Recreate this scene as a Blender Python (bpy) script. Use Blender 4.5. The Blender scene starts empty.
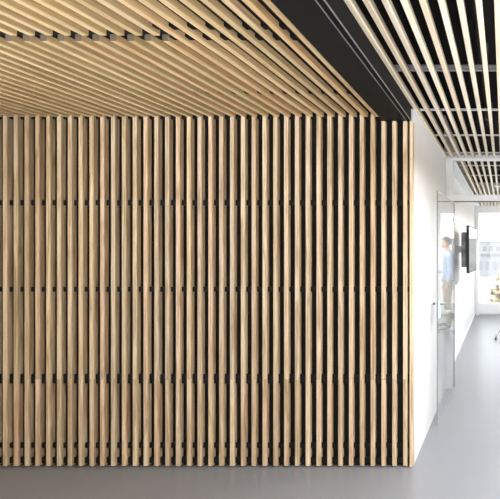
import bpy, bmesh, math, random
from mathutils import Vector, Matrix
random.seed(7)
S = bpy.context.scene
C = S.collection

# ------------------------------------------------------------------ layout
F = 450.0                 # focal length in pixels of the 500 px wide frame
D = 3.3                   # distance to the slatted wall
U = D / F                 # metres per pixel at that distance
H = 1.6                   # eye height
VX, VY = 503.5, 249.4     # vanishing point in the frame
PITCH = 10.82 * U
WORLD, LOW_GLOW, FILL, UPF = 2.2, 13.0, 145, 0.6
DEP = 0.0384              # slat depth
CDEP = 0.032              # left ceiling slats
SW = 4.2 * U              # wall slat face
ZL = H + 132.4 * U        # underside of the left ceiling
ZR = H + 143.0 * U        # underside of the right ceiling
ZB = H + 128.5 * U        # underside of the black beam
XW = -90.7 * U            # white corridor wall, near
XF = -95.5 * U            # white corridor wall, far
P = 1.58 * D              # glass partition
YE = 3.3 * D              # window wall at the corridor end
XL, XR, YB = -4.12, 2.5, -2.6
RX0 = -1.0
def zy(y): return H - (y - VY) * U

# ------------------------------------------------------------------ materials
def base(name, col, rough=0.5, metal=0.0, spec=0.5):
    m = bpy.data.materials.new(name); m.use_nodes = True
    b = m.node_tree.nodes['Principled BSDF']
    b.inputs['Base Color'].default_value = (*col, 1)
    b.inputs['Roughness'].default_value = rough
    b.inputs['Metallic'].default_value = metal
    b.inputs['Specular IOR Level'].default_value = spec
    return m

def speckle(name, col, rough, amt=0.06, scale=8.0, metal=0.0, spec=0.5, rvar=0.0):
    m = base(name, col, rough, metal, spec); t = m.node_tree; N = t.nodes; L = t.links
    b = N['Principled BSDF']
    tc = N.new('ShaderNodeTexCoord'); n = N.new('ShaderNodeTexNoise')
    n.inputs['Scale'].default_value = scale; n.inputs['Detail'].default_value = 5
    r = N.new('ShaderNodeValToRGB')
    r.color_ramp.elements[0].position = 0.3; r.color_ramp.elements[1].position = 0.7
    r.color_ramp.elements[0].color = (*[c * (1 - amt) for c in col], 1)
    r.color_ramp.elements[1].color = (*[min(1, c * (1 + amt)) for c in col], 1)
    L.new(tc.outputs['Object'], n.inputs['Vector']); L.new(n.outputs['Fac'], r.inputs['Fac'])
    L.new(r.outputs['Color'], b.inputs['Base Color'])
    if rvar:
        mr = N.new('ShaderNodeMapRange'); mr.inputs['To Min'].default_value = rough - rvar; mr.inputs['To Max'].default_value = rough + rvar
        L.new(n.outputs['Fac'], mr.inputs['Value']); L.new(mr.outputs['Result'], b.inputs['Roughness'])
    return m

def wood(name, axis, dark, mid, light, rough=0.48, calm=0.0):
    """Ash-like wood, grain along the local axis, each piece with its own tint."""
    m = base(name, mid, rough, 0, 0.35); t = m.node_tree; N = t.nodes; L = t.links
    b = N['Principled BSDF']
    tc = N.new('ShaderNodeTexCoord'); oi = N.new('ShaderNodeObjectInfo')
    off = N.new('ShaderNodeVectorMath'); off.operation = 'SCALE'; off.inputs[0].default_value = (37.1, 61.7, 83.3)
    L.new(oi.outputs['Random'], off.inputs['Scale'])
    add = N.new('ShaderNodeVectorMath'); add.operation = 'ADD'
    L.new(tc.outputs['Object'], add.inputs[0]); L.new(off.outputs['Vector'], add.inputs[1])
    def noise(along, across, detail, dist):
        mp = N.new('ShaderNodeMapping')
        sc = [across] * 3; sc[axis] = along
        mp.inputs['Scale'].default_value = sc
        n = N.new('ShaderNodeTexNoise'); n.inputs['Scale'].default_value = 1.0
        n.inputs['Detail'].default_value = detail; n.inputs['Distortion'].default_value = dist
        L.new(add.outputs['Vector'], mp.inputs['Vector']); L.new(mp.outputs['Vector'], n.inputs['Vector'])
        return n
    fine = noise(2.2, 150, 3, 0.6)
    broad = noise(1.6, 26, 2, 1.8)
    mix = N.new('ShaderNodeMix'); mix.data_type = 'FLOAT'; mix.inputs[0].default_value = 0.55
    L.new(fine.outputs['Fac'], mix.inputs[2]); L.new(broad.outputs['Fac'], mix.inputs[3])
    r = N.new('ShaderNodeValToRGB'); e = r.color_ramp.elements
    e[0].position = 0.34 - calm; e[0].color = (*dark, 1); e[1].position = 0.66 + calm; e[1].color = (*light, 1)
    k = e.new(0.5); k.color = (*mid, 1)
    L.new(mix.outputs[0], r.inputs['Fac'])
    # tint per piece: some pinkish, some yellowish, some greyer
    tr = N.new('ShaderNodeValToRGB'); tr.color_ramp.interpolation = 'CONSTANT'
    tints = [(0.98, 0.97, 0.98), (1.05, 0.97, 0.92), (0.90, 0.90, 0.88), (1.04, 1.02, 0.94), (0.96, 0.90, 0.84),
             (1.08, 1.07, 1.05), (0.94, 0.94, 0.88), (1.02, 0.95, 0.93), (0.88, 0.84, 0.78), (1.03, 1.03, 1.0)]
    te = tr.color_ramp.elements
    te[0].position = 0; te[0].color = (*tints[0], 1); te[1].position = 0.9; te[1].color = (*tints[9], 1)
    for i in range(1, 9):
        q = te.new(i / 10); q.color = (*tints[i], 1)
    L.new(oi.outputs['Random'], tr.inputs['Fac'])
    mul = N.new('ShaderNodeMix'); mul.data_type = 'RGBA'; mul.blend_type = 'MULTIPLY'; mul.inputs[0].default_value = 1
    L.new(r.outputs['Color'], mul.inputs[6]); L.new(tr.outputs['Color'], mul.inputs[7])
    L.new(mul.outputs[2], b.inputs['Base Color'])
    bp = N.new('ShaderNodeBump'); bp.inputs['Strength'].default_value = 0.12; bp.inputs['Distance'].default_value = 0.002
    L.new(fine.outputs['Fac'], bp.inputs['Height']); L.new(bp.outputs['Normal'], b.inputs['Normal'])
    return m

def glass_mat(name, tint=(0.985, 0.995, 0.993)):
    """Clear sheet glass: Fresnel reflection over straight transmission."""
    m = bpy.data.materials.new(name); m.use_nodes = True
    t = m.node_tree; N = t.nodes; L = t.links; N.remove(N['Principled BSDF'])
    out = N['Material Output']
    ge = N.new('ShaderNodeNewGeometry')
    ior = N.new('ShaderNodeMapRange'); ior.inputs['To Min'].default_value = 1.5; ior.inputs['To Max'].default_value = 1 / 1.5
    L.new(ge.outputs['Backfacing'], ior.inputs['Value'])
    fr = N.new('ShaderNodeFresnel'); L.new(ior.outputs['Result'], fr.inputs['IOR'])
    tr = N.new('ShaderNodeBsdfTransparent'); tr.inputs['Color'].default_value = (*tint, 1)
    gl = N.new('ShaderNodeBsdfGlossy'); gl.inputs['Roughness'].default_value = 0.0
    mx = N.new('ShaderNodeMixShader')
    L.new(fr.outputs['Fac'], mx.inputs['Fac']); L.new(tr.outputs['BSDF'], mx.inputs[1]); L.new(gl.outputs['BSDF'], mx.inputs[2])
    L.new(mx.outputs['Shader'], out.inputs['Surface'])
    return m

WD, WM, WLT = (0.42, 0.298, 0.175), (0.56, 0.425, 0.28), (0.66, 0.53, 0.375)
WOOD_V = wood('ash_wood_upright', 2, (0.36, 0.25, 0.145), WM, (0.69, 0.56, 0.40), calm=-0.03)
WOOD_H = wood('ash_wood_overhead', 1, (0.42, 0.285, 0.14), (0.61, 0.45, 0.255), (0.74, 0.58, 0.37), calm=0.06)
SHADED_END = speckle('shaded_end_grain', (0.11, 0.08, 0.05), 0.7, 0.2, 90)  # end grain with the joint's shade put into its colour
WOOD_P = wood('ash_wood_pale', 1, (0.74, 0.63, 0.49), (0.86, 0.755, 0.60), (0.92, 0.82, 0.68))
BLACK = speckle('black_backing', (0.006, 0.0055, 0.005), 0.8, 0.2, 20, spec=0.2)
BATTEN = speckle('black_batten', (0.006, 0.0055, 0.0055), 0.7, 0.2, 30, spec=0.2)
BEAM = speckle('black_lacquer', (0.008, 0.008, 0.008), 0.6, 0.1, 6, spec=0.15)
VOID = speckle('dark_void', (0.012, 0.012, 0.012), 0.9, 0.2, 3, spec=0.1)
STRIP = speckle('strip_grey', (0.22, 0.22, 0.23), 0.4, 0.05, 40)
WHITE = speckle('white_paint', (0.75, 0.75, 0.752), 0.6, 0.012, 6, spec=0.3)
SIDEW = speckle('low_bounce_grey', (0.10, 0.10, 0.105), 0.6, 0.05, 6)
FRAME = speckle('white_metal', (0.80, 0.81, 0.82), 0.4, 0.02, 12)
GREYM = speckle('grey_metal', (0.50, 0.51, 0.52), 0.4, 0.04, 20, metal=0.3)
SEAL = speckle('grey_seal', (0.22, 0.23, 0.25), 0.6, 0.05, 20)
DARKM = speckle('dark_grey', (0.10, 0.10, 0.11), 0.5, 0.1, 20)
FLOOR = speckle('grey_resin', (0.208, 0.217, 0.238), 0.30, 0.02, 1.6, spec=0.5, rvar=0.008)
CHROME = speckle('chrome', (0.62, 0.62, 0.63), 0.14, 0.03, 20, metal=1.0)
STEEL = speckle('brushed_steel', (0.30, 0.30, 0.31), 0.3, 0.05, 60, metal=1.0)
GLASS = glass_mat('clear_glass')
REAR = speckle('dark_grey_plastic', (0.15, 0.15, 0.16), 0.6, 0.6, 9, spec=0.2)
SCREEN = speckle('screen_glass', (0.02, 0.02, 0.022), 0.06, 0.1, 10, spec=0.6)
BLKPL = speckle('black_plastic', (0.03, 0.03, 0.032), 0.7, 0.1, 20, spec=0.2)

# ------------------------------------------------------------------ helpers
def box(bm, a, b, bev=0.0, seg=2):
    x0, x1 = sorted((a[0], b[0])); y0, y1 = sorted((a[1], b[1])); z0, z1 = sorted((a[2], b[2]))
    r = bmesh.ops.create_cube(bm, size=1.0); vs = r['verts']
    for v in vs:
        v.co = Vector(((x0 + x1) / 2 + v.co.x * (x1 - x0), (y0 + y1) / 2 + v.co.y * (y1 - y0), (z0 + z1) / 2 + v.co.z * (z1 - z0)))
    if bev > 0:
        es = list({e for v in vs for e in v.link_edges})
        bmesh.ops.bevel(bm, geom=es, offset=bev, segments=seg, affect='EDGES', profile=0.5)

def tube(bm, pts, rad, n=10, closed_ends=True):
    pts = [Vector(p) for p in pts]
    rads = rad if isinstance(rad, (list, tuple)) else [rad] * len(pts)
    rings = []; up = None
    for i, p in enumerate(pts):
        d = (pts[min(i + 1, len(pts) - 1)] - pts[max(i - 1, 0)]).normalized()
        if up is None:
            up = Vector((0, 0, 1)) if abs(d.z) < 0.9 else Vector((1, 0, 0))
        s = d.cross(up).normalized(); up = s.cross(d).normalized()
        rings.append([bm.verts.new(p + (s * math.cos(2 * math.pi * k / n) + up * math.sin(2 * math.pi * k / n)) * rads[i]) for k in range(n)])
    for a, b in zip(rings, rings[1:]):
        for k in range(n):
            bm.faces.new((a[k], a[(k + 1) % n], b[(k + 1) % n], b[k]))
    if closed_ends:
        bm.faces.new(list(reversed(rings[0]))); bm.faces.new(rings[-1])
    bmesh.ops.recalc_face_normals(bm, faces=bm.faces)

def prism(bm, prof, axis, l0, l1):
    """Extrude a closed 2D outline along an axis (1: outline in x,z; 2: outline in x,y)."""
    def pt(u, v, l): return (u, l, v) if axis == 1 else (u, v, l)
    a = [bm.verts.new(pt(u, v, l0)) for u, v in prof]; b = [bm.verts.new(pt(u, v, l1)) for u, v in prof]
    n = len(prof)
    for k in range(n): bm.faces.new((a[k], a[(k + 1) % n], b[(k + 1) % n], b[k]))
    bm.faces.new(list(reversed(a))); bm.faces.new(b)
    bmesh.ops.recalc_face_normals(bm, faces=bm.faces)

def rounded(w, d, r=0.003):
    """Outline of a slat: x 0..w, depth 0..d, visible corners at depth 0 eased."""
    o = []
    for cx, cy, a0 in ((r, r, 180), (w - r, r, 270)):
        for k in range(4):
            a = math.radians(a0 + 30 * k)
            o.append((cx + r * math.cos(a), cy + r * math.sin(a)))
    o += [(w, d), (0, d)]
    return o

def mesh(name, bm, mat, smooth=False):
    me = bpy.data.meshes.new(name); bm.to_mesh(me); bm.free()
    for m in (mat if isinstance(mat, (list, tuple)) else [mat]): me.materials.append(m)
    if smooth:
        for p in me.polygons: p.use_smooth = True
    return me

def link(name, me, parent=None, loc=(0, 0, 0)):
    o = bpy.data.objects.new(name, me); C.objects.link(o); o.parent = parent; o.location = loc
    return o

def obj(name, bm, mat, parent=None, smooth=False):
    """World-space mesh; the parent's location is taken out so children can be built where they stand."""
    if parent is not None:
        root = parent
        off = Vector((0, 0, 0))
        while root is not None: off += root.location; root = root.parent
        bmesh.ops.translate(bm, verts=bm.verts, vec=-off)
    return link(name, mesh(name, bm, mat, smooth), parent)

def thing(name, label, cat, loc=(0, 0, 0), group=None):
    o = bpy.data.objects.new(name, None); C.objects.link(o); o.location = loc; o.empty_display_size = 0.1
    o['label'] = label; o['category'] = cat
    if group: o['group'] = group
    return o

def tag(o, label, cat, group=None):
    o['label'] = label; o['category'] = cat
    if group: o['group'] = group
    return o

def struct(name, bm, mat):
    o = obj(name, bm, mat); o['kind'] = 'structure'; return o

# ------------------------------------------------------------------ room shell
bm = bmesh.new(); box(bm, (XL - 0.2, YB - 0.2, -0.2), (XR + 0.2, YE + 0.15, 0)); struct('floor', bm, FLOOR)
bm = bmesh.new(); box(bm, (XL - 0.2, YB - 0.2, 3.2), (XR + 0.2, YE + 0.15, 3.4)); struct('ceiling', bm, VOID)
bm = bmesh.new(); box(bm, (XL - 0.2, 1.6, 0), (XL, D + 0.2, 3.2)); box(bm, (XL - 0.2, YB, 0), (XL, 1.6, 0.06)); box(bm, (XL - 0.2, YB, 2.55), (XL, 1.6, 3.2))
for y in (-1.2, 0.2): box(bm, (XL - 0.12, y - 0.03, 0.06), (XL - 0.04, y + 0.03, 2.55))  # opening in the unseen left wall, added to bring light from that side
struct('wall_left', bm, WHITE)
bm = bmesh.new(); box(bm, (XL, D + DEP + 0.012, 0), (XW - 0.10, D + DEP + 0.14, 3.2)); struct('wall_back', bm, BLACK)
# white corridor wall: near stretch, and a thicker stretch beyond the glass partition
bm = bmesh.new(); box(bm, (XW - 0.10, D + 0.0525, 0), (XW, P, ZR - 0.001)); struct('wall_corridor', bm, WHITE)
bm = bmesh.new(); box(bm, (XF - 0.10, P + 0.002, 0), (XF, YE, 3.2)); struct('wall_corridor_far', bm, WHITE)
bm = bmesh.new(); box(bm, (XW - 0.10, D + 0.0525, ZR - 0.001), (XW - 0.03, P + 0.075, 3.2)); struct('wall_corridor_upper', bm, VOID)
bm = bmesh.new(); box(bm, (XF, P + 0.072, 0), (XF + 0.008, YE, 0.06), 0.002); struct('baseboard_left', bm, FRAME)
# right side closed, rear side with an opening added for daylight; both unseen
bm = bmesh.new()
box(bm, (XR, YB, 0), (XR + 0.2, P, 3.2))
struct('wall_right', bm, SIDEW)  # unseen wall, dark tone chosen to cut its bounce light
bm = bmesh.new(); box(bm, (XR, P, 0), (XR + 0.2, YE + 0.1, 3.2)); struct('wall_corridor_right', bm, WHITE)
bm = bmesh.new()
box(bm, (XL, YB - 0.2, 0), (XR, YB, 0.06)); box(bm, (XL, YB - 0.2, 2.55), (XR, YB, 3.2)); box(bm, (XL, YB - 0.2, 0.06), (RX0, YB, 2.55))
for x in (-2.6, -1.2, 0.1, 1.3): box(bm, (x - 0.03, YB - 0.10, 0.06), (x + 0.03, YB - 0.02, 2.55))
struct('wall_rear', bm, WHITE)
# end of the corridor: window wall
bm = bmesh.new()
y0, y1 = YE, YE + 0.07
box(bm, (XF - 0.10, y0, 0), (-0.660, y1, 3.2)); box(bm, (-0.660, y0 - 0.03, 0), (-0.595, y1, 2.60), 0.004)
zt = H - (283.8 - VY) * U * 3.3; zr = H - (303 - VY) * U * 3.3
for x in (0.72, 1.95): box(bm, (x - 0.04, y0 - 0.02, 0.03), (x + 0.04, y1, 2.60), 0.004)
for a, b in ((-0.595, 0.68), (0.76, 1.91), (1.99, XR)):
    box(bm, (a, y0, zt - 0.032), (b, y1, zt + 0.032), 0.004)
    box(bm, (a, y0 - 0.01, 0.045), (b, y1, zr), 0.004)
    box(bm, (a, y0, 2.48), (b, y1, 2.60), 0.004)
box(bm, (-0.66, y0, 2.60), (XR, y1 + 0.08, 3.2))
w = struct('window_1', bm, FRAME)
bm = bmesh.new(); box(bm, (XF + 0.001, y0 - 0.012, 0.0), (XR, y1, 0.045)); g = obj('sill_gasket', bm, GREYM, w)
for a, b in ((-0.595, 0.68), (0.76, 1.91), (1.99, XR)):
    for c, d in ((zr, zt - 0.032), (zt + 0.032, 2.48)):
        bm = bmesh.new(); box(bm, (a, y0 + 0.03, c), (b, y0 + 0.042, d)); obj('pane', bm, GLASS, w)

# ------------------------------------------------------------------ slatted wall
def wall_slat_mesh(z0, z1):
    bm = bmesh.new(); prism(bm, rounded(SW, DEP), 2, z0, z1); return mesh('slat', bm, WOOD_V)
ZJ = zy(379.5); Z0 = zy(466); Z1 = ZL + 0.030
panel = thing('slatted_wall_panel', 'tall wall panel of upright pale wooden slats over a black backing', 'wall panel', (0, D, 0))
lo, up = wall_slat_mesh(Z0, ZJ - 0.001), wall_slat_mesh(ZJ + 0.001, Z1)
up_beam = wall_slat_mesh(ZJ + 0.001, ZB - 0.002)
for k in range(-5, 38):
    x = (2.64 + 10.82 * k - VX) * U
    dx = random.uniform(-0.0008, 0.0008)
    link('slat', lo, panel, (x + dx, 0, 0)); link('slat', up_beam if x + SW > -124.5 * U else up, panel, (x + dx * 0.5, 0, 0))
xa, xb = XL + 0.005, -94.6 * U
for yc, hp in ((116.6, 3.0), (202.4, 5.2), (289.5, 4.8), (379.6, 9.4), (446.5, 5.0), (461.5, 6.0)):
    bm = bmesh.new(); box(bm, (xa, D + DEP * 0.48, zy(yc + hp / 2)), (xb, D + DEP + 0.002, zy(yc - hp / 2)))
    if yc < 120:
        bm.free(); bm = bmesh.new(); box(bm, (xa, D + DEP * 0.48, zy(yc + hp / 2)), (-121 * U, D + DEP + 0.002, ZL + 0.02))
    obj('batten', bm, BATTEN, panel)['label'] = 'black horizontal batten'
bm = bmesh.new(); box(bm, (xa, D + DEP, 0.002), (xb, D + DEP + 0.012, 3.1)); obj('backing', bm, BLACK, panel)['label'] = 'black backing board'
bm = bmesh.new(); box(bm, (-93.9 * U, D - 0.001, 0.004), (XW, D + 0.052, ZB - 0.002), 0.0015)
obj('end_board', bm, WOOD_V, panel)['label'] = 'plain wooden end board at the white wall'

# ------------------------------------------------------------------ left slatted ceiling
YN = YB + 0.1
ceil = thing('slatted_ceiling_panel', 'low warm wooden slat ceiling left of the black beam', 'ceiling panel', (0, 0, ZL))
def ceil_slat_mesh(w, y0, y1, mat):
    bm = bmesh.new(); prism(bm, rounded(w, CDEP if mat is not WOOD_P else DEP), 1, y0, y1); return mesh('slat', bm, mat)
ya, yb = D * 132.4 / (VY - 35.6), D * 132.4 / (VY - 41.0)
full = ceil_slat_mesh(SW, YN, D - 0.004, WOOD_H)
near = ceil_slat_mesh(SW, YN, ya, WOOD_H); far = ceil_slat_mesh(SW, yb, D - 0.004, [WOOD_H, SHADED_END])
for p in far.polygons:
    if p.normal.y < -0.9: p.material_index = 1
for k in range(40):
    x = (-128.3 - 11.07 * k) * U
    if x < XL + 0.005: break
    if k < 8: link('slat', full, ceil, (x, 0, 0))
    else:
        link('slat', near, ceil, (x, 0, 0)); link('slat', far, ceil, (x, 0, 0))
for zc, wd in ((0.607, 0.034), (0.638, 0.034), (0.867, 0.034), (0.35, 0.034), (0.06, 0.034), (-0.25, 0.034), (-0.6, 0.034)):
    bm = bmesh.new(); box(bm, (XL + 0.005, zc * D - wd / 2, ZL + CDEP * 0.68), (-121 * U, zc * D + wd / 2, ZL + CDEP + 0.002))
    if zc > 0.6 and zc < 0.65:
        bm.free(); bm = bmesh.new(); box(bm, (-211.5 * U, zc * D - wd / 2, ZL + CDEP * 0.48), (-121 * U, zc * D + wd / 2, ZL + CDEP + 0.002))
    obj('batten', bm, BATTEN, ceil)['label'] = 'black cross batten'
bm = bmesh.new(); box(bm, (XL + 0.005, YN, ZL + CDEP), (-121 * U, D - 0.004, ZL + CDEP + 0.012)); obj('backing', bm, BLACK, ceil)['label'] = 'black backing board'

# ------------------------------------------------------------------ black beam
BX0, BX1, BXS = -120.2 * U, -92.1 * U, -96.8 * U
beam = thing('ceiling_beam', 'long black boxed beam between the two slatted ceilings', 'beam', (0, 0, ZB))
bm = bmesh.new(); box(bm, (BX0, YN, ZB), (BXS - 0.0018, D - 0.004, 3.19)); obj('box_casing', bm, BEAM, beam)
bm = bmesh.new(); box(bm, (BXS - 0.0018, YN, ZB + 0.004), (BX1 - 0.0005, D - 0.004, 3.19)); obj('side_panel', bm, BLACK, beam)
bm = bmesh.new(); box(bm, (BXS - 0.0018, YN, ZB - 0.003), (BXS + 0.0006, D - 0.004, ZB + 0.004)); obj('edge_strip', bm, STRIP, beam)['label'] = 'thin grey line under the beam'  # thin grey strip along the beam's underside
bm = bmesh.new(); box(bm, (BX1 - 0.004, YN, ZB - 0.002), (BX1 - 0.0005, D - 0.004, ZB + 0.004)); obj('edge_strip', bm, STRIP, beam)['label'] = 'thin grey line on the beam corner'  # thin grey strip along the beam's corner

# ------------------------------------------------------------------ right slatted ceilings
RW = 3.6 * U
near_c = thing('slatted_ceiling_panel', 'pale open slat ceiling over a dark void, nearer than the glass partition', 'ceiling panel', (0, 0, ZR))
far_c = thing('slatted_ceiling_panel', 'pale open slat ceiling over the corridor beyond the glass partition', 'ceiling panel', (0, P, ZR))
mn = ceil_slat_mesh(RW, YN, P - 0.034, WOOD_P)
mf = ceil_slat_mesh(RW, 0.034, YE - P - 0.03, WOOD_P)
for k in range(60):
    x = (-92.0 + 10.82 * k) * U
    if x > XR - 0.05: break
    link('slat', mn, near_c, (x, 0, 0))
    if x > -78.0 * U: link('slat', mf, far_c, (x, 0, 0))

HB = ZR + DEP
for k in (-5, -4, -3, -1, 0, 1, 2, 3):
    z = 1.068 + 0.237 * k; y = z * D
    bm = bmesh.new(); box(bm, (XW + 0.003, y - 0.010, HB), (XR - 0.01, y + 0.010, HB + 0.014), 0.002)
    if k == -1:
        box(bm, (XW + 0.003, y - 0.024, HB + 0.014), (XR - 0.01, y + 0.024, HB + 0.030), 0.003)
    if y < P - 0.1 : obj('cross_rail', bm, FRAME if k != -1 else STRIP, near_c)['label'] = 'pale metal cross rail above the slats'
    else: bm.free()
for k in range(3, 12):
    y = (1.068 + 0.237 * k) * D
    if y > YE - 0.1: break
    bm = bmesh.new(); box(bm, (-78.0 * U, y - 0.010, HB), (XR - 0.01, y + 0.010, HB + 0.014), 0.002)
    obj('cross_rail', bm, FRAME, far_c)['label'] = 'pale metal cross rail above the slats'
bm = bmesh.new(); box(bm, (XF + 0.001, P + 0.04, ZR), (-78.4 * U, YE - 0.03, ZR + 0.02), 0.002); obj('edge_board', bm, FRAME, far_c)['label'] = 'white margin board along the wall'
# a dark service pipe in the void
t = thing('service_pipe', 'dark pipe running above the pale slat ceiling', 'pipe', (-0.16, 2.0, 3.0))
bm = bmesh.new(); tube(bm, [(-0.16, YN, 3.05), (-0.16, P, 3.05)], 0.035, 12); obj('pipe_run', bm, BLKPL, t, True)
for y in (0.3, 1.9, 3.5, 4.9):
    bm = bmesh.new(); box(bm, (-0.20, y - 0.012, 3.01), (-0.12, y + 0.012, 3.20)); obj('hanger', bm, DARKM, t)
# narrow luminaire in the far ceiling
yl = D * 2.26
t = thing('ceiling_light', 'slim white linear light set in the far corridor ceiling', 'ceiling light', (0.4, yl, ZR))
bm = bmesh.new(); box(bm, (-0.16, yl - 0.05, ZR - 0.012), (1.2, yl + 0.05, ZR + 0.002), 0.003); obj('housing', bm, FRAME, t)

# ------------------------------------------------------------------ glass partition with open door
ZH0, ZH1 = H + 75.0 * U, H + 86.0 * U
part = thing('glass_partition', 'white framed glass partition with transom across the corridor', 'partition', (0, P, 0))
bm = bmesh.new(); box(bm, (XW + 0.001, P - 0.032, ZR - 0.022), (XR, P + 0.032, ZR + 0.045), 0.002); obj('head_track', bm, FRAME, part)
bm = bmesh.new(); box(bm, (XW + 0.001, P - 0.03, 0), (-79.5 * U, P + 0.07, ZR - 0.022), 0.002); obj('jamb', bm, FRAME, part)
bm = bmesh.new(); box(bm, (-79.5 * U, P - 0.03, ZH0 + 0.008), (XR, P + 0.03, ZH1), 0.002); hd = obj('header', bm, FRAME, part)
bm = bmesh.new(); box(bm, (-79.5 * U, P - 0.025, ZH0), (XR, P + 0.025, ZH0 + 0.008)); obj('header_strip', bm, DARKM, hd)  # dark strip along the header's lower edge
bm = bmesh.new(); box(bm, (-79.5 * U, P - 0.006, ZH1), (XR, P + 0.006, ZR - 0.022)); obj('transom_pane', bm, GLASS, part)
bm = bmesh.new(); box(bm, (0.56, P - 0.03, 0), (0.61, P + 0.03, ZH0), 0.002); obj('post', bm, FRAME, part)
bm = bmesh.new(); box(bm, (0.61, P - 0.006, 0.03), (XR, P + 0.006, ZH0)); obj('side_pane', bm, GLASS, part)
bm = bmesh.new(); box(bm, (0.61, P - 0.03, 0), (XR, P + 0.03, 0.03)); obj('floor_rail', bm, FRAME, part)

LEAF = 1.12; ANG = math.radians(1.45)
hx, hy = -0.5705, P - 0.02
door = thing('glass_door', 'frameless glass door leaf standing open beside the white corridor wall', 'door', (hx, hy, 0))
door.rotation_euler = (0, 0, 0)
# local frame: leaf runs from the hinge towards the viewer along -y
zt_, zb_ = H + 73.0 * U, 0.012
def dobj(name, bm, mat, par, smooth=False): return link(name, mesh(name, bm, mat, smooth), par)
bm = bmesh.new(); box(bm, (-0.005, -LEAF, zb_), (0.005, -0.01, zt_), 0.001, 1); leaf = dobj('glass_leaf', bm, GLASS, door)
bm = bmesh.new(); box(bm, (-0.0055, -LEAF - 0.006, zb_), (0.0055, -LEAF, zt_)); dobj('edge_seal', bm, SEAL, door)['label'] = 'grey front edge of the glass leaf'
bm = bmesh.new(); box(bm, (-0.008, -0.010, zb_), (0.008, 0.0, zt_)); dobj('hinge_stile', bm, SEAL, door)['label'] = 'thin grey edge on the hinge side'
for z in (1.95, 0.845):
    bm = bmesh.new(); box(bm, (-0.012, -0.065, z - 0.035), (0.012, 0.006, z + 0.035), 0.002); dobj('hinge', bm, STEEL, door)['label'] = 'small dark hinge'
zc = 1.10
for s in (-1, 1):
    bm = bmesh.new(); box(bm, (s * 0.006, -LEAF + 0.004, zc - 0.125), (s * 0.018, -LEAF + 0.085, zc + 0.03), 0.003)
    lk = dobj('lock_case', bm, FRAME, door); lk['label'] = 'pale lock case'
    bm = bmesh.new(); tube(bm, [(s * 0.018, -LEAF + 0.045, zc), (s * 0.042, -LEAF + 0.045, zc), (s * 0.046, -LEAF + 0.055, zc), (s * 0.046, -LEAF + 0.17, zc)], 0.0085, 12)
    lv = dobj('lever_handle', bm, STEEL, lk, True); lv['label'] = 'steel lever handle'
door.rotation_euler = (0, 0, -ANG)

# ------------------------------------------------------------------ wall screen
TA, TB = Vector((-34.6 * U * 1.87, 1.87 * D, 0)), Vector((-27.2 * U * 2.19, 2.19 * D, 0))
dv = (TB - TA); TL = dv.length; ta = math.atan2(dv.y, dv.x)
tv = thing('wall_screen', 'dark framed flat screen on a bracket on the white corridor wall', 'screen', (TA.x, TA.y, 1.6))
# local x runs along the screen away from the viewer, local -y is its face (towards +X world)
bm = bmesh.new(); box(bm, (0, 0.0, -0.33), (TL, 0.035, 0.33), 0.004); cs = dobj('casing', bm, BLKPL, tv)
bm = bmesh.new(); box(bm, (0.016, -0.002, -0.312), (TL - 0.016, 0.0, 0.315)); dobj('display', bm, SCREEN, cs)['label'] = 'glossy display'
bm = bmesh.new(); box(bm, (0.06, 0.035, -0.25), (TL - 0.10, 0.115, 0.24), 0.02); dobj('rear_cover', bm, REAR, cs)
bm = bmesh.new()
xc = TL * 0.42
wall_gap = (TA.x - XF)
box(bm, (xc - 0.10, 0.112, -0.10), (xc + 0.10, 0.125, 0.10), 0.003)
box(bm, (xc - 0.03, 0.120, -0.05), (xc + 0.03, wall_gap + 0.010, 0.05), 0.003); box(bm, (xc - 0.12, wall_gap + 0.004, -0.14), (xc + 0.12, wall_gap + 0.018, 0.14), 0.003)
dobj('wall_bracket', bm, FRAME, tv)['label'] = 'white wall bracket'
tv.rotation_euler = (0, 0, ta)

# ------------------------------------------------------------------ swivel chair, its foot just inside the frame
hubx, huby = 0.20, 2.46 * D
ch = thing('swivel_chair', 'swivel chair with polished four arm base near the corridor end', 'chair', (hubx, huby, 0))
base_e = bmesh.new(); tube(base_e, [(0, 0, 0.09), (0, 0, 0.20)], [0.045, 0.035], 16); bs = dobj('hub', base_e, CHROME, ch, True)
for k in range(4):
    a = math.radians(200 + 90 * k); c, s = math.cos(a), math.sin(a)
    bm = bmesh.new()
    tube(bm, [(0.03 * c, 0.03 * s, 0.155), (0.12 * c, 0.12 * s, 0.168), (0.22 * c, 0.22 * s, 0.165), (0.30 * c, 0.30 * s, 0.135), (0.345 * c, 0.345 * s, 0.085), (0.36 * c, 0.36 * s, 0.02)], [0.020, 0.018, 0.016, 0.014, 0.013, 0.013], 10)
    lg = dobj('leg', bm, CHROME, ch, True)
    bm = bmesh.new(); tube(bm, [(0.36 * c, 0.36 * s, 0.0), (0.36 * c, 0.36 * s, 0.022)], 0.02, 12); dobj('glide', bm, BLKPL, lg)
bm = bmesh.new(); tube(bm, [(0, 0, 0.19), (0, 0, 0.42)], 0.02, 14); dobj('column', bm, CHROME, ch, True)
CUSH = speckle('grey_upholstery', (0.30, 0.30, 0.31), 0.85, 0.12, 60)
bm = bmesh.new(); box(bm, (-0.22, -0.23, 0.42), (0.24, 0.23, 0.475), 0.024, 4); dobj('seat', bm, CUSH, ch, True)
bm = bmesh.new(); box(bm, (-0.02, -0.21, -0.19), (0.02, 0.21, 0.22), 0.018, 4)
bmesh.ops.rotate(bm, verts=bm.verts, cent=(0, 0, 0), matrix=Matrix.Rotation(math.radians(10), 3, 'Y')); bmesh.ops.translate(bm, verts=bm.verts, vec=(0.27, 0, 0.72))
dobj('backrest', bm, CUSH, ch, True)
bm = bmesh.new(); tube(bm, [(0.05, 0, 0.415), (0.22, 0, 0.415), (0.265, 0, 0.45), (0.285, 0, 0.66)], 0.013, 10); dobj('back_support', bm, CHROME, ch, True)

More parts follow.
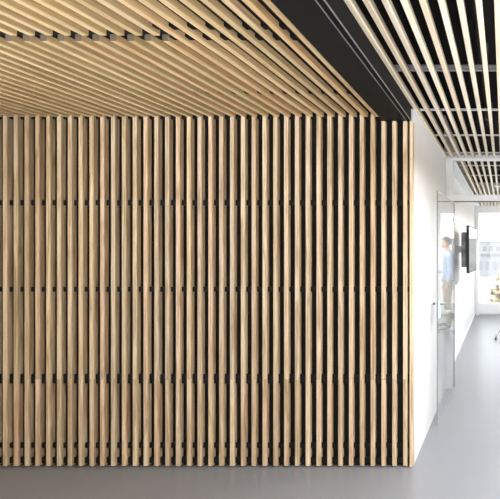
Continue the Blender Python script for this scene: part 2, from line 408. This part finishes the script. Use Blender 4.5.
# ------------------------------------------------------------------ person seen in the glass of the open door
def person(loc, rot):
    root = thing('person', 'person in a light blue shirt and khaki trousers standing in the corridor', 'person', loc)
    SKIN = speckle('skin', (0.62, 0.40, 0.30), 0.5, 0.05, 30)
    SHIRT = speckle('light_blue_shirt', (0.40, 0.50, 0.66), 0.8, 0.06, 40)
    TROU = speckle('khaki_cloth', (0.36, 0.31, 0.22), 0.85, 0.08, 40)
    HAIR = speckle('brown_hair', (0.12, 0.085, 0.055), 0.6, 0.25, 80)
    SHOE = speckle('brown_leather', (0.07, 0.04, 0.025), 0.4, 0.15, 30)
    k = 1.84 / 1.80
    J, E, R = [], [], []
    def add(p, r, par=None):
        J.append(Vector(p) * k); R.append(r * k)
        if par is not None: E.append((par, len(J) - 1))
        return len(J) - 1
    # faces local -y
    pel = add((0, 0, 0.96), 1)
    w = add((0, 0.0, 1.10), 1, pel); R[pel] = (0.165 * k, 0.12 * k); R[w] = (0.150 * k, 0.108 * k)
    def put(p, rx, ry, par):
        i = add(p, 1, par); R[i] = (rx * k, ry * k); return i
    ch_ = put((0, 0.005, 1.28), 0.165, 0.118, w)
    ub = put((0, 0.01, 1.43), 0.135, 0.090, ch_)
    nk = put((0, 0.005, 1.53), 0.060, 0.060, ub)
    put((0, -0.012, 1.62), 0.058, 0.060, nk)
    hands = []
    for s in (-1, 1):
        h = put((s * 0.095, 0, 0.89), 0.090, 0.095, pel)
        kn = put((s * 0.11, -0.012, 0.50), 0.058, 0.060, h)
        cf = put((s * 0.115, 0.012, 0.34), 0.052, 0.056, kn)
        an = put((s * 0.12, 0.02, 0.09), 0.036, 0.040, cf)
        hl = put((s * 0.12, 0.015, 0.045), 0.040, 0.042, an)
        put((s * 0.135, -0.16, 0.03), 0.042, 0.026, hl)
        sh = put((s * 0.185, 0.012, 1.425), 0.058, 0.060, ub)
        if s > 0:
            el = put((s * 0.235, 0.035, 1.13), 0.042, 0.044, sh); wr = put((s * 0.17, -0.20, 1.10), 0.028, 0.026, el)
            hd_ = Vector((-0.25, -0.95, 0.1)).normalized()
        else:
            el = put((s * 0.245, 0.03, 1.13), 0.042, 0.044, sh); wr = put((s * 0.265, -0.03, 0.88), 0.028, 0.026, el)
            hd_ = Vector((0.02, -0.12, -1)).normalized()
        hands.append((J[wr] / k, hd_, s))
    me = bpy.data.meshes.new('body_base'); me.from_pydata(J, E, []); o = bpy.data.objects.new('body_base', me); C.objects.link(o)
    o.modifiers.new('Skin', 'SKIN').use_smooth_shade = True
    for i, v in enumerate(me.skin_vertices[0].data):
        v.radius = R[i] if isinstance(R[i], tuple) else (R[i], R[i]); v.use_root = (i == 0)
    sb = o.modifiers.new('Sub', 'SUBSURF'); sb.levels = 2; sb.render_levels = 2
    dg = bpy.context.evaluated_depsgraph_get(); ev = o.evaluated_get(dg); m2 = bpy.data.meshes.new_from_object(ev)
    bm = bmesh.new(); bm.from_mesh(m2); bpy.data.objects.remove(o)
    # head
    hc = Vector((0, -0.03, 1.685)) * k
    r = bmesh.ops.create_uvsphere(bm, u_segments=28, v_segments=20, radius=1.0)
    for v in r['verts']:
        p = v.co.copy()
        x, y, z = p.x * 0.078, p.y * 0.098, p.z * 0.118
        if p.z < 0: x *= 1 - 0.30 * (-p.z) ** 1.5; y = y * (1 - 0.18 * (-p.z)) - 0.012 * (-p.z)
        if p.y < -0.5 and 0.0 < p.z < 0.22: y += 0.006 * (abs(p.x) > 0.2)
        v.co = hc + Vector((x, y, z)) * k
    def blob(c, rad, scale=(1, 1, 1)):
        q = bmesh.ops.create_uvsphere(bm, u_segments=14, v_segments=10, radius=1.0)
        for v in q['verts']: v.co = Vector(c) * k + Vector((v.co.x * scale[0], v.co.y * scale[1], v.co.z * scale[2])) * rad * k
    blob((0, -0.128, 1.665), 0.016, (0.9, 1.2, 1.1)); blob((0, -0.122, 1.685), 0.011, (0.8, 1.0, 2.0))
    blob((0, -0.112, 1.628), 0.018, (1.3, 0.7, 0.5)); blob((0, -0.108, 1.595), 0.022, (1.1, 0.8, 0.8))
    for s in (-1, 1): blob((s * 0.078, -0.015, 1.675), 0.026, (0.35, 0.7, 1.2))
    for wr, hd_, s in hands:
        side = hd_.cross(Vector((s, 0, 0)) if abs(hd_.z) > 0.5 else Vector((0, 0, 1))).normalized()
        if abs(hd_.z) > 0.5: side = Vector((0, -1, 0))
        pn = hd_.cross(side).normalized()
        if abs(hd_.z) > 0.5: pn = Vector((-s, 0, 0))
        else: pn = Vector((0, 0, -1)) if abs(side.z) < 0.5 else pn
        L4 = (0.070, 0.080, 0.076, 0.060)
        tube(bm, [wr * k, (wr + hd_ * 0.03) * k, (wr + hd_ * 0.06) * k], [0.022 * k, 0.026 * k, 0.027 * k], 10)
        for f in range(4):
            o_ = (f - 1.5) * 0.020
            b0 = wr + hd_ * 0.035 - side * o_ * 0.7; b1 = wr + hd_ * 0.095 - side * o_
            t1 = b1 + (hd_ * 0.85 + pn * 0.30).normalized() * L4[f] * 0.55; t2 = t1 + (hd_ * 0.55 + pn * 0.75).normalized() * L4[f] * 0.5
            tube(bm, [b0 * k, b1 * k, t1 * k, t2 * k], [0.012 * k, 0.0115 * k, 0.0095 * k, 0.0075 * k], 8)
        b0 = wr + hd_ * 0.025 + side * 0.018; b1 = b0 + (hd_ * 0.7 + side * 0.6 + pn * 0.25).normalized() * 0.045; b2 = b1 + (hd_ * 0.95 + side * 0.15 + pn * 0.3).normalized() * 0.035
        tube(bm, [b0 * k, b1 * k, b2 * k], [0.013 * k, 0.011 * k, 0.008 * k], 8)
    bm.normal_update()
    tmp = link('body_tmp', mesh('body_tmp', bm, SKIN))
    rm = tmp.modifiers.new('Remesh', 'REMESH'); rm.mode = 'VOXEL'; rm.voxel_size = 0.0065
    sm = tmp.modifiers.new('Smooth', 'SMOOTH'); sm.iterations = 3; sm.factor = 0.5
    dg = bpy.context.evaluated_depsgraph_get(); me = bpy.data.meshes.new_from_object(tmp.evaluated_get(dg)); bpy.data.objects.remove(tmp)
    me.name = 'body'; me.materials.clear(); me.materials.append(SKIN)
    for p in me.polygons: p.use_smooth = True
    body = link('body', me, root)
    def cover(name, test, off, mat):
        b = bmesh.new(); b.from_mesh(me); b.normal_update()
        bmesh.ops.delete(b, geom=[f for f in b.faces if not test(f.calc_center_median() / k)], context='FACES')
        nv = {v: v.normal.copy() for v in b.verts}
        for v in b.verts: v.co += nv[v] * off
        o = link(name, mesh(name, b, mat, True), body)
        so = o.modifiers.new('Solid', 'SOLIDIFY'); so.thickness = 0.003; so.offset = 1
        return o
    wr_r, wr_l = hands[1][0], hands[0][0]
    def arm(c): return abs(c.x) > 0.17
    cover('shirt', lambda c: c.z > 0.93 and c.z < 1.525 and not (c - wr_r).length < 0.03 and not (c.y < -0.17 and c.z < 1.22 and (c.y < wr_r.y + 0.02)) and not (abs(c.x) > 0.20 and c.z < wr_l.z + 0.02 and c.x < 0), 0.007, SHIRT)
    cover('trousers', lambda c: 0.075 < c.z <= 0.965 and abs(c.x) < 0.215, 0.010, TROU)
    for s in (-1, 1): cover('shoe', lambda c, s=s: c.z <= 0.085 and c.x * s > 0, 0.006, SHOE)
    cover('hair', lambda c: (c.z > 1.735 and c.y > -0.125) or (c.z > 1.655 and c.y > 0.0 and c.z < 1.80) or (c.z > 1.70 and c.y > -0.06 and abs(c.x) > 0.06), 0.010, HAIR)
    EYE = speckle('eye_dark', (0.03, 0.025, 0.02), 0.2, 0.1, 50)
    for s in (-1, 1):
        b = bmesh.new(); bmesh.ops.create_uvsphere(b, u_segments=12, v_segments=8, radius=0.011 * k)
        bmesh.ops.translate(b, verts=b.verts, vec=Vector((s * 0.030, -0.114, 1.697)) * k); link('eye', mesh('eye', b, EYE, True), body)
    root.rotation_euler = (0, 0, rot)
    zmin = min(v.co.z for v in me.vertices) - 0.009
    root.location.z = -zmin
    return root
person((0.19, 2.75 * D, 0), math.radians(75))

# ------------------------------------------------------------------ outside: hazy city beyond the window
GZ = -12.0
def mcol(n, c): return speckle(n, c, 0.8, 0.05, 0.5, spec=0.2)
bm = bmesh.new(); box(bm, (-90, YE + 6, GZ - 0.5), (90, 190, GZ)); struct('ground', bm, mcol('pale_ground', (0.3, 0.29, 0.28)))
WINM = mcol('pale_window', (0.30, 0.31, 0.33))
def building(label, x0, x1, y0, depth, top, col, cols, rows, roof=0.4, cat='building'):
    b = thing('city_building', label, cat, ((x0 + x1) / 2, y0 + depth / 2, GZ))
    m = mcol('facade_paint', col)
    q = bmesh.new(); box(q, (x0, y0, GZ), (x1, y0 + depth, top)); obj('facade', q, m, b)
    q = bmesh.new(); box(q, (x0 - 0.15, y0 - 0.15, top), (x1 + 0.15, y0 + depth + 0.15, top + roof)); obj('roof', q, mcol('roof_paint', tuple(c * 0.8 for c in col)), b)
    for r in range(rows):
        for c in range(cols):
            xx = x0 + (c + 0.5) * (x1 - x0) / cols; zz = top - 1.6 - r * 3.0; ww = (x1 - x0) / cols * 0.3
            q = bmesh.new(); box(q, (xx - ww, y0 - 0.04, zz - 0.7), (xx + ww, y0 + 0.1, zz + 0.7)); obj('window', q, WINM, b)
    return b
building('pink tinted low building just beyond the corridor window', -7, 7, 34, 8, -1.35, (0.42, 0.36, 0.345), 10, 2)
building('pale grey distant block behind the pink building', -9, 0.4, 72, 12, 0.6, (0.36, 0.365, 0.38), 8, 3)
building('cream distant block right of the pale grey one', 1.0, 12, 80, 12, 3.2, (0.40, 0.38, 0.35), 7, 4)
building('long white building on the skyline behind the grey block', -30, 14, 125, 14, 3.4, (0.43, 0.43, 0.44), 24, 4)
building('faint bluish tower standing farthest off on the skyline', 2.2, 10, 165, 14, 11.0, (0.42, 0.44, 0.47), 5, 6)
# autumn tree in front of the pink building
tr = thing('street_tree', 'tan green tree crown in front of the pink building', 'tree', (0.35, 23.5, GZ))
LEAFM = speckle('autumn_leaves', (0.34, 0.30, 0.215), 0.8, 0.25, 6, spec=0.2); BARK = speckle('bark', (0.30, 0.25, 0.20), 0.9, 0.2, 8)
bm = bmesh.new()
rr = random.Random(3)
for k in range(1500):
    u = Vector((rr.gauss(0, 1), rr.gauss(0, 1), rr.gauss(0, 1))).normalized()
    rad = 1.0 * rr.uniform(0.72, 1.04)
    c = Vector((0.35, 23.5, -2.0)) + Vector((u.x * 1.05, u.y * 1.1, u.z * 2.75)) * rad
    q = bmesh.ops.create_grid(bm, x_segments=1, y_segments=1, size=rr.uniform(0.09, 0.17))
    M = Matrix.Rotation(rr.uniform(0, 6.3), 4, 'Z') @ Matrix.Rotation(rr.uniform(0, 3.1), 4, 'X')
    for v in q['verts']: v.co = M @ v.co + c
obj('crown', bm, LEAFM, tr)
bm = bmesh.new(); tube(bm, [(0.35, 23.5, GZ), (0.37, 23.5, -7), (0.35, 23.5, -2)], [0.2, 0.15, 0.05], 10); obj('trunk', bm, BARK, tr, True)

# ------------------------------------------------------------------ daylight
wd = bpy.data.worlds.new('daylight'); S.world = wd; wd.use_nodes = True
bg = wd.node_tree.nodes['Background']; bg.inputs['Color'].default_value = (0.95, 0.98, 1.0, 1); bg.inputs['Strength'].default_value = WORLD
# overcast sky above, added glow below the horizon to light the ceilings
t = wd.node_tree; tc = t.nodes.new('ShaderNodeTexCoord'); sx = t.nodes.new('ShaderNodeSeparateXYZ'); mr = t.nodes.new('ShaderNodeMapRange')
mr.inputs['From Min'].default_value = -0.40; mr.inputs['From Max'].default_value = -0.08
mr.inputs['To Min'].default_value = LOW_GLOW; mr.inputs['To Max'].default_value = WORLD
t.links.new(tc.outputs['Generated'], sx.inputs[0]); t.links.new(sx.outputs['Z'], mr.inputs['Value']); t.links.new(mr.outputs['Result'], bg.inputs['Strength'])
def portal(name, loc, rot, sx, sy):
    l = bpy.data.lights.new(name, 'AREA'); l.shape = 'RECTANGLE'; l.size = sx; l.size_y = sy
    l.cycles.is_portal = True
    o = bpy.data.objects.new(name, l); C.objects.link(o); o.location = loc; o.rotation_euler = rot
portal('added_opening_left', (XL - 0.22, (YB + 1.6) / 2, 1.3), (0, math.radians(-90), 0), 2.5, 1.6 - YB)  # portal of the opening added on the left
portal('added_opening_rear', ((RX0 + XR) / 2, YB - 0.22, 1.30), (math.radians(90), 0, 0), XR - RX0, 2.5)  # portal of the opening added at the rear
portal('window_light_end', (0.97, YE + 0.12, 1.3), (math.radians(-90), 0, 0), 3.1, 2.6)

# added fill lights under the pale ceiling, unseen right of the viewer
def fill_light(label, x, y0, y1, power):
    t = thing('added_fill_light', label, 'ceiling light', (x, (y0 + y1) / 2, ZR))
    zl = 2.30
    bm = bmesh.new(); box(bm, (x - 0.11, y0, zl), (x + 0.11, y1, zl + 0.05), 0.004); obj('housing', bm, FRAME, t)
    for f in (0.15, 0.85):
        y = y0 + f * (y1 - y0); bm = bmesh.new(); tube(bm, [(x, y, zl + 0.05), (x, y, 3.1995)], 0.004, 8); obj('suspension_rod', bm, STEEL, t, True)
    for up, e in ((0, power), (1, power * UPF)):
        l = bpy.data.lights.new('fill_light', 'AREA'); l.shape = 'RECTANGLE'; l.size = 0.2; l.size_y = y1 - y0 - 0.02; l.energy = e; l.color = (0.97, 0.98, 1.0)
        o = bpy.data.objects.new('fill_light', l); C.objects.link(o); o.location = (x, (y0 + y1) / 2, zl + (0.053 if up else -0.003)); o.rotation_euler = (math.pi * up, 0, 0)
fill_light('added long fill light hung on rods below the pale ceiling near the viewer', 109.96 * U, -0.6, 3.9, FILL)
fill_light('added fill light hung on rods below the pale ceiling beyond the glass partition', 109.96 * U, P + 0.5, YE - 0.8, FILL * 0.6)

# ------------------------------------------------------------------ camera
cd = bpy.data.cameras.new('camera'); cam = bpy.data.objects.new('camera', cd); C.objects.link(cam)
cam.location = (0, 0, H); cam.rotation_euler = (math.radians(90), 0, 0)
cd.sensor_fit = 'HORIZONTAL'; cd.sensor_width = 36; cd.lens = 36 * F / 500
cd.shift_x = -(VX - 250) / 500; cd.shift_y = (VY - 249.5) / 500
cd.clip_start = 0.02; cd.clip_end = 500
S.camera = cam
S.view_settings.view_transform = 'Standard'; S.view_settings.look = 'None'
S.view_settings.gamma = 1; S.view_settings.exposure = 0.6; S.view_settings.use_curve_mapping = False
try:
    S.cycles.use_denoising = True
    S.cycles.max_bounces = 12; S.cycles.transparent_max_bounces = 24; S.cycles.diffuse_bounces = 6
    S.cycles.caustics_reflective = True
except Exception: pass
